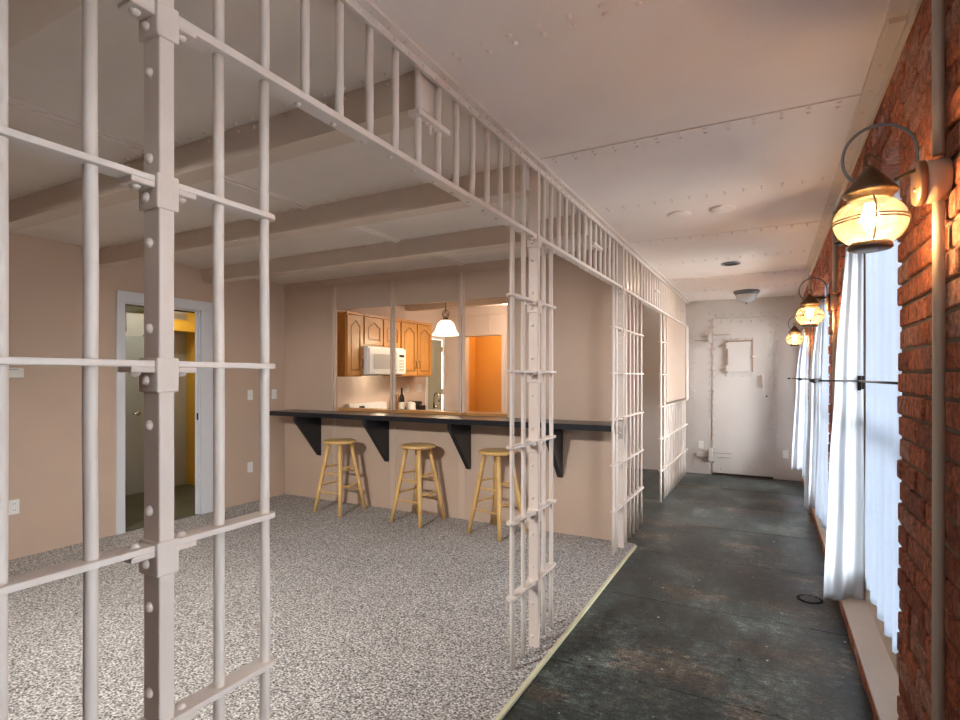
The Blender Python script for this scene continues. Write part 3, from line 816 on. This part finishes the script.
plate('light_switch', (XL, 4.245, 1.24), 'x', 'white light switch on the left wall between doorway and corner', 'switch')
plate('wall_outlet', (XL, 4.585, 1.24), 'x', 'white outlet on the left wall above the counter end, next to the corner', 'outlet')
plate('wall_outlet', (-.92, YE, .43), 'y', 'white outlet on the end wall between bars and steel door', 'outlet')
plate('wall_outlet', (.185, YE, .36), 'y', 'white outlet on the end wall beside the far curtain', 'outlet')
plate('light_switch', (KX, 6.70, 1.27), 'x', 'white switch on the kitchen backsplash above the canisters', 'switch')
plate('wall_outlet', (KX, 7.02, 1.27), 'x', 'white double plate on the kitchen backsplash near the door', 'outlet', None, .11)
th = thing('thermostat', (XL, 2.02, 1.485), 'small beige thermostat on the left wall at the picture edge', 'thermostat')
box('body', M['label'], (XL, 1.94, 1.44, XL+.03, 2.10, 1.52), th, .006); box('vent_slot', M['graypanel'], (XL+.029, 2.0, 1.50, XL+.031, 2.06, 1.512), th)

# ------------------------------------------------------------------ corridor ceiling fittings, drain
dl = thing('ceiling_dome_light', (-.28, 7.98, 2.40), 'pewter rimmed glass dome light on the corridor ceiling near the end wall', 'ceiling light')
MB().lathe([(.155, 0), (.160, -.02), (.135, -.05), (.10, -.055), (.10, 0)], (-.28, 7.98, H), 32).build('rim', M['pewter'], dl)
MB().lathe([(.130, -.05), (.122, -.09), (.095, -.125), (.05, -.148), (0, -.155)], (-.28, 7.98, H), 32).build('glass_bowl', M['grayglass'], dl)
MB().lathe([(0, -.15), (.012, -.155), (.014, -.165), (0, -.178)], (-.28, 7.98, H), 12).build('finial', M['pewter'], dl)
for x, l in ((-.56, 'left of the two round cream cover plates side by side on the corridor ceiling'), (-.285, 'right of the two round cream cover plates side by side on the corridor ceiling')):
    o = MB().lathe([(.078, 0), (.080, -.010), (.072, -.016), (0, -.018)], (x, 3.98, H), 28).build('ceiling_cover_plate', M['ceil']); tag(o, l, 'cover plate', 'round ceiling cover plates')
rc = thing('recessed_ceiling_light', (-.35, 5.95, H), 'dark recessed downlight in the corridor ceiling beyond the cover plates', 'ceiling light')
MB().lathe([(.062, -.002), (.085, -.004), (.090, -.010), (.086, -.014), (.064, -.012), (.062, -.002)], (-.35, 5.95, H), 28).build('trim_ring', M['pewter'], rc)
MB().lathe([(.064, -.011), (.05, -.005), (0, -.003)], (-.35, 5.95, H), 24).build('baffle', M['blackmetal'], rc)
dr = thing('floor_drain', (.225, 4.13, 0), 'small round iron floor drain set in the green steel floor', 'floor drain')
MB().lathe([(.075, .0), (.075, .005), (.060, .006), (.058, .001), (0, .001)], (.225, 4.13, 0), 28).build('rim', M['drain'], dr)
m = MB()
for i in range(-2, 3):
    w_ = math.sqrt(.058**2-(i*.024)**2); m.box(.225-w_, 4.13+i*.024-.003, .001, .225+w_, 4.13+i*.024+.003, .006)
m.build('grate', M['pewter'], dr)

# ------------------------------------------------------------------ wall lanterns and conduits
def lantern(X, Y):
    """at the wall; X,Y is the lamp axis; the wall plate stands at x=XW-.04"""
    t = thing('wall_lantern', (X, Y, 1.78), '', 'wall lantern', 'onion lanterns on the brick wall')
    z0 = 1.852
    # onion globe
    prof = []
    for i in range(15):
        a = R(-58)+R(116)*i/14
        prof.append((.080*math.cos(a), .056*math.sin(a)/math.sin(R(58))))
    MB().lathe(prof, (X, Y, z0), 36).build('glass_globe', M['globe'], t)
    # cage: vertical ribs and an equator ring
    m = MB()
    for k in range(4):
        a = k*math.pi/2+.02
        m.tube([(X+(r+.003)*math.cos(a), Y+(r+.003)*math.sin(a), z0+h) for r, h in prof], .0022, 6)
    for dz in (.003, -.004):
        m.tube([(X+.083*math.cos(2*math.pi*k/32), Y+.083*math.sin(2*math.pi*k/32), z0+dz) for k in range(32)], .002, 6, True)
    m.build('cage', M['bronze'], t)
    MB().lathe([(.042, .0), (.047, -.002), (.050, -.014), (.046, -.018), (.0, -.018)], (X, Y, z0-.054), 30).build('base_ring', M['bronze'], t)
    MB().lathe([(.043, -.002), (.050, .004), (.050, .013), (.059, .017), (.062, .023), (.057, .029), (.012, .084), (.006, .088), (0, .089)], (X, Y, z0+.054), 32).build('cap', M['bronze'], t)
    zt = z0+.148
    m = MB()
    m.tube([(X+.012*math.sin(a), Y, zt+.012-.014*math.cos(a)) for a in [R(-200)+R(400)*i/16 for i in range(17)]], .0028, 8)
    m.build('top_ring', M['bronze'], t)
    # straight arm and looped scroll arm
    xw = XW-.060
    MB().tube([(X+.05, Y, z0+.10), (xw, Y, 1.972)], .0045, 10).build('arm', M['bronze'], t)
    cx, cz, rr = (X-.06+xw)/2, 2.02, (xw-(X-.06))/2
    pts = [(xw, Y, 1.965), (xw, Y, 2.0)]+[(cx+rr*math.cos(a), Y, cz+rr*1.02*math.sin(a)) for a in [R(0)+R(225)*i/24 for i in range(25)]]+[(X-.01, Y, 1.968)]
    MB().tube(pts, .0040, 10).build('scroll_arm', M['pewter'], t)
    MB().lathe([(0, -.016), (.052, -.016), (.055, -.012), (.055, 0), (.0, 0)], (XW-.048, Y, 1.935), 32, 'x').build('wall_plate', M['copper'], t)
    MB().dome((XW-.064, Y, 1.92), (-1, 0, 0), .007).build('screw', M['brass'], t)
    MB().lathe([(0, -.028), (.012, -.022), (.02, -.005), (.020, .006), (.013, .022), (.012, .035), (0, .035)], (X, Y, z0+.012), 20).build('bulb', M['ember'], t)
    return t
LX = .228
l1 = lantern(LX, 1.725); l1['label'] = 'nearest lit onion glass wall lantern, large at upper right'
d2 = 4.20-1.725
copy_thing(l1, (LX, 4.20, 1.78), 'middle lit onion wall lantern, between the first and second window')
copy_thing(l1, (LX, 6.75, 1.78), 'farthest and smallest lit onion wall lantern')
def conduit(Y, label):
    t = thing('electrical_conduit', (XW-.02, Y, 0), label, 'conduit', 'conduits feeding the lanterns')
    pts = [(XW-.018, Y+.003*math.sin(z*3), z) for z in [i*.1 for i in range(27)]]
    pts = [p for p in pts if p[2] < H-.06]+[(XW-.018, Y, H-.055)]
    lo = [p for p in pts if p[2] <= 1.91]; hi = [p for p in pts if p[2] >= 1.99]
    MB().tube(lo, .0125, 14).build('pipe', M['conduit'], t); MB().tube(hi, .0125, 14).build('pipe', M['conduit'], t)
    MB().lathe([(0, -.046), (.050, -.046), (.052, -.041), (.052, 0), (0, 0)], (XW-.001, Y, 1.935), 32, 'x').build('junction_box', M['conduit'], t)
    return t
c1 = conduit(1.725, 'beige painted conduit and round box behind the nearest lantern')
copy_thing(c1, (XW-.02, 4.20, 0), 'beige painted conduit and round box behind the middle lantern')
copy_thing(c1, (XW-.02, 6.75, 0), 'beige painted conduit and round box behind the farthest lantern')

# ------------------------------------------------------------------ curtains
def curtain(levels, label, folds, amp, seed, nu=90, nv=50):
    """levels: (z, (x0,y0), (x1,y1), amplitude factor), top to bottom"""
    rr = random.Random(seed); m = MB(); ph = [rr.uniform(0, 6.28) for _ in range(3)]
    zs_ = [l[0] for l in levels]
    grid = []
    for j in range(nv+1):
        z = zs_[0]+(zs_[-1]-zs_[0])*j/nv
        for a, b in zip(levels, levels[1:]):
            if a[0] >= z-1e-9 >= b[0]-2e-9 or b is levels[-1]:
                if z <= a[0]+1e-9 and z >= b[0]-1e-6: break
        t = (a[0]-z)/(a[0]-b[0]); t = max(0, min(1, t)); ts_ = t*t*(3-2*t)*.6+t*.4
        P0 = Vector(a[1]).lerp(Vector(b[1]), ts_); P1 = Vector(a[2]).lerp(Vector(b[2]), ts_); A = a[3]+(b[3]-a[3])*ts_
        d = (P1-P0).normalized(); nrm = Vector((-d.y, d.x))
        row_ = []
        for i in range(nu+1):
            u = i/nu
            w = .7*math.sin(2*math.pi*folds*u+ph[0]+.5*math.sin(3*z))+.35*math.sin(2*math.pi*folds*1.9*u+ph[1]+1.2*math.sin(1.3*z+1))+.2*math.sin(2*math.pi*folds*.45*u+ph[2])
            q = P0.lerp(P1, u)+nrm*amp*A*w
            hem = .006*math.sin(9*u+ph[1]) if j == nv else 0
            row_.append(m.bm.verts.new((q.x, q.y, z+hem)))
        grid.append(row_)
    for j in range(nv):
        for i in range(nu):
            m.bm.faces.new((grid[j][i], grid[j][i+1], grid[j+1][i+1], grid[j+1][i])).smooth = True
    o = m.build('curtain', M['curtain'], None, 0, 2, .0015)
    tag(o, label, 'curtain', 'white window curtains')
    return o
curtain([(2.235, (.495, 3.99), (.40, 3.95), .7), (1.46, (.495, 3.99), (.345, 3.92), .5), (1.40, (.495, 3.99), (.343, 3.92), .5), (.9, (.495, 3.99), (.312, 3.905), .9), (.10, (.495, 4.0), (.279, 3.89), 1.)], 'white curtain panel swung out across the far side of the nearest window', 2.1, .012, 1)
curtain([(2.235, (.455, 2.345), (.455, 3.55), .8), (1.46, (.458, 2.345), (.458, 3.60), .35), (1.40, (.458, 2.345), (.458, 3.60), .35), (.9, (.462, 2.345), (.462, 3.6), .8), (.33, (.465, 2.345), (.465, 3.6), .9)], 'white curtain panel at the near side of the nearest window, against the brick edge', 7, .030, 2)
curtain([(2.235, (.495, 6.52), (.42, 6.50), .7), (1.45, (.495, 6.52), (.35, 6.50), .5), (.10, (.495, 6.53), (.300, 6.48), 1)], 'greyish white curtain panel swung out on the far side of the middle window', 2.3, .022, 3)
curtain([(2.235, (.43, 4.875), (.43, 5.55), .8), (1.45, (.425, 4.875), (.40, 5.6), .5), (.22, (.425, 4.875), (.362, 5.65), 1)], 'bright white curtain panel on the near side of the middle window', 4, .022, 4)
curtain([(2.235, (.495, 8.55), (.40, 8.50), .8), (1.45, (.495, 8.55), (.31, 8.46), .5), (.20, (.495, 8.55), (.245, 8.42), 1)], 'white curtain panel hanging nearest the end wall', 2.3, .020, 5)
curtain([(2.235, (.43, 7.405), (.43, 7.95), .8), (1.45, (.42, 7.405), (.39, 7.97), .5), (.20, (.41, 7.405), (.345, 7.97), 1)], 'narrow bright curtain panel on the near side of the farthest window', 3, .02, 6)
curtain([(2.2, (.43, -.03), (.43, .55), .8), (.3, (.42, -.03), (.41, .55), 1)], 'added white curtain panel, out of view, dimming the rear half of the window beside the camera', 4, .022, 9)  # added out of view to cut the daylight on the nearest bars
curtain([(2.2, (.43, .74), (.43, 1.42), .8), (.3, (.42, .74), (.41, 1.42), 1)], 'added white curtain panel, out of view, dimming the forward half of the window beside the camera', 4, .022, 8)  # second added panel; the gap between them sets the brightness of the bars
def rod(p0, p1, label):
    t = thing('curtain_rod', p0, label, 'curtain rod', 'black swing arm curtain rods')
    MB().tube([p0, p1], .0055, 10).build('rod', M['blackmetal'], t)
    d = (Vector(p1)-Vector(p0)).normalized(); q = Vector(p1)
    MB().tube([q-d*.005, q+d*.008, q+d*.022, q+d*.034, q+d*.05], [.006, .013, .016, .010, .002], 12).build('finial', M['blackmetal'], t)
    MB().box(p0[0]-.008, p0[1]-.008, p0[2]-.05, p0[0]+.008, p0[1]+.008, p0[2]+.03).build('hinge_bracket', M['blackmetal'], t)
def arm_rods(inner, outer_low, outer_high, which):
    rod((inner[0], inner[1], 1.425), (*outer_low, 1.425), 'lower black swing arm rod across the outswung curtain of %s' % which)
    rod((inner[0], inner[1], 2.25), (*outer_high, 2.25), 'upper black swing arm rod carrying the outswung curtain of %s' % which)
arm_rods((.490, 3.965), (.250, 3.845), (.385, 3.915), 'the nearest window')
arm_rods((.490, 6.495), (.285, 6.455), (.40, 6.475), 'the middle window')
arm_rods((.490, 8.52), (.24, 8.40), (.38, 8.465), 'the farthest window')
rod((.425, 3.58, 1.425), (.425, 2.42, 1.425), 'black rod across the near curtain panel of the nearest window')

# ------------------------------------------------------------------ outside ground
struct(box('ground', M['outside'], (.72, -12, -.6, 14, 22, -.5)), 'pale ground outside the windows', 'ground')

# ------------------------------------------------------------------ light
w = bpy.data.worlds.new('sky'); sc.world = w; w.use_nodes = True
bgn = w.node_tree.nodes['Background']; bgn.inputs['Color'].default_value = (1., .985, .955, 1); bgn.inputs['Strength'].default_value = 9.5
def portal(loc, rot, sx, sy):
    l = bpy.data.lights.new('window_daylight', 'AREA'); l.shape = 'RECTANGLE'; l.size = sx; l.size_y = sy; l.cycles.is_portal = True
    o = bpy.data.objects.new('window_daylight', l); COL.objects.link(o); o.location = loc; o.rotation_euler = rot
for a, b in WINS: portal((.70, (a+b)/2, (ZS+ZT)/2), (0, R(90), 0), ZT-ZS, b-a)
def lamp(name, loc, power, col, r=.05, spot=None):
    l = bpy.data.lights.new(name, 'SPOT' if spot else 'POINT'); l.energy = power; l.color = col; l.shadow_soft_size = r
    if spot: l.spot_size = R(spot); l.spot_blend = .6
    o = bpy.data.objects.new(name, l); COL.objects.link(o); o.location = loc
    return o
for y in (1.725, 4.20, 6.75): lamp('lantern_light', (LX, y, 1.824), 5.4, (1, .62, .30), .032)
lamp('pendant_light', (PX, PY, 1.95), 10, (1, .78, .52), .08)
lamp('kitchen_fill', (-3.2, 6.9, 2.4), 13, (1, .85, .68), .12)  # unseen fill lamp for the kitchen, no fixture modelled
lamp('range_fill', (-4.55, 5.72, 1.44), 1.6, (1, .80, .55), .04)  # unseen small fill lamp over the range
lamp('orange_room_light', (-4.0, 8.45, 2.3), 9, (1, .72, .36), .05)
lamp('closet_fill', (-6.2, 3.9, 2.45), 8, (1, .95, .82), .06)  # added unseen lamp that brightens the small room
lamp('far_cell_fill', (-1.7, 6.9, 2.45), 5, (1, .84, .66), .08)  # unseen fill lamp brightening the far cell

def panel_light(name, loc, power, sx, sy, col=(1, .90, .80)):
    l = bpy.data.lights.new(name, 'AREA'); l.shape = 'RECTANGLE'; l.size = sx; l.size_y = sy; l.energy = power; l.color = col
    o = bpy.data.objects.new(name, l); COL.objects.link(o); o.location = loc
def spot(name, loc, aim, power, cone, col=(1, .96, .91), r=.12, blend=1.):
    o = lamp(name, loc, power, col, r, cone); o.data.spot_blend = blend
    o.rotation_euler = (Vector(aim)-Vector(loc)).to_track_quat('-Z', 'Y').to_euler()
spot('cell_fill_spot', (-2.5, -.2, H-.08), (-2.9, 3.2, 0), 250, 100)  # added unseen spot to brighten the carpet and counter wall
spot('cell_fill_spot', (-3.4, -.3, H-.08), (-3.4, 3.6, .2), 45, 90)  # weaker added spot filling the left of the cell
spot('corridor_fill_spot', (-.35, -.6, H-.10), (-.4, 4.5, .2), 14, 80)  # added spot behind the camera, brightens corridor floor and end wall
# ------------------------------------------------------------------ camera
cam = bpy.data.cameras.new('camera'); cam.sensor_width = 36; cam.lens = 543.8/960*36; cam.shift_y = 16.62/960
cam.clip_start = .02; cam.clip_end = 100
co = bpy.data.objects.new('camera', cam); COL.objects.link(co); co.location = (0, 0, 1.45); co.rotation_euler = (R(90), 0, R(28.117))
sc.camera = co
for o in bpy.data.objects:
    if '_o' in o: del o['_o']
vs = sc.view_settings
vs.view_transform = 'Standard'; vs.look = 'None'; vs.gamma = 1; vs.use_curve_mapping = False; vs.exposure = 1.1
sc.cycles.max_bounces = 10; sc.cycles.diffuse_bounces = 6; sc.cycles.transparent_max_bounces = 12
sc.cycles.use_denoising = True; sc.cycles.caustics_reflective = False; sc.cycles.caustics_refractive = False
sc.cycles.sample_clamp_indirect = 6
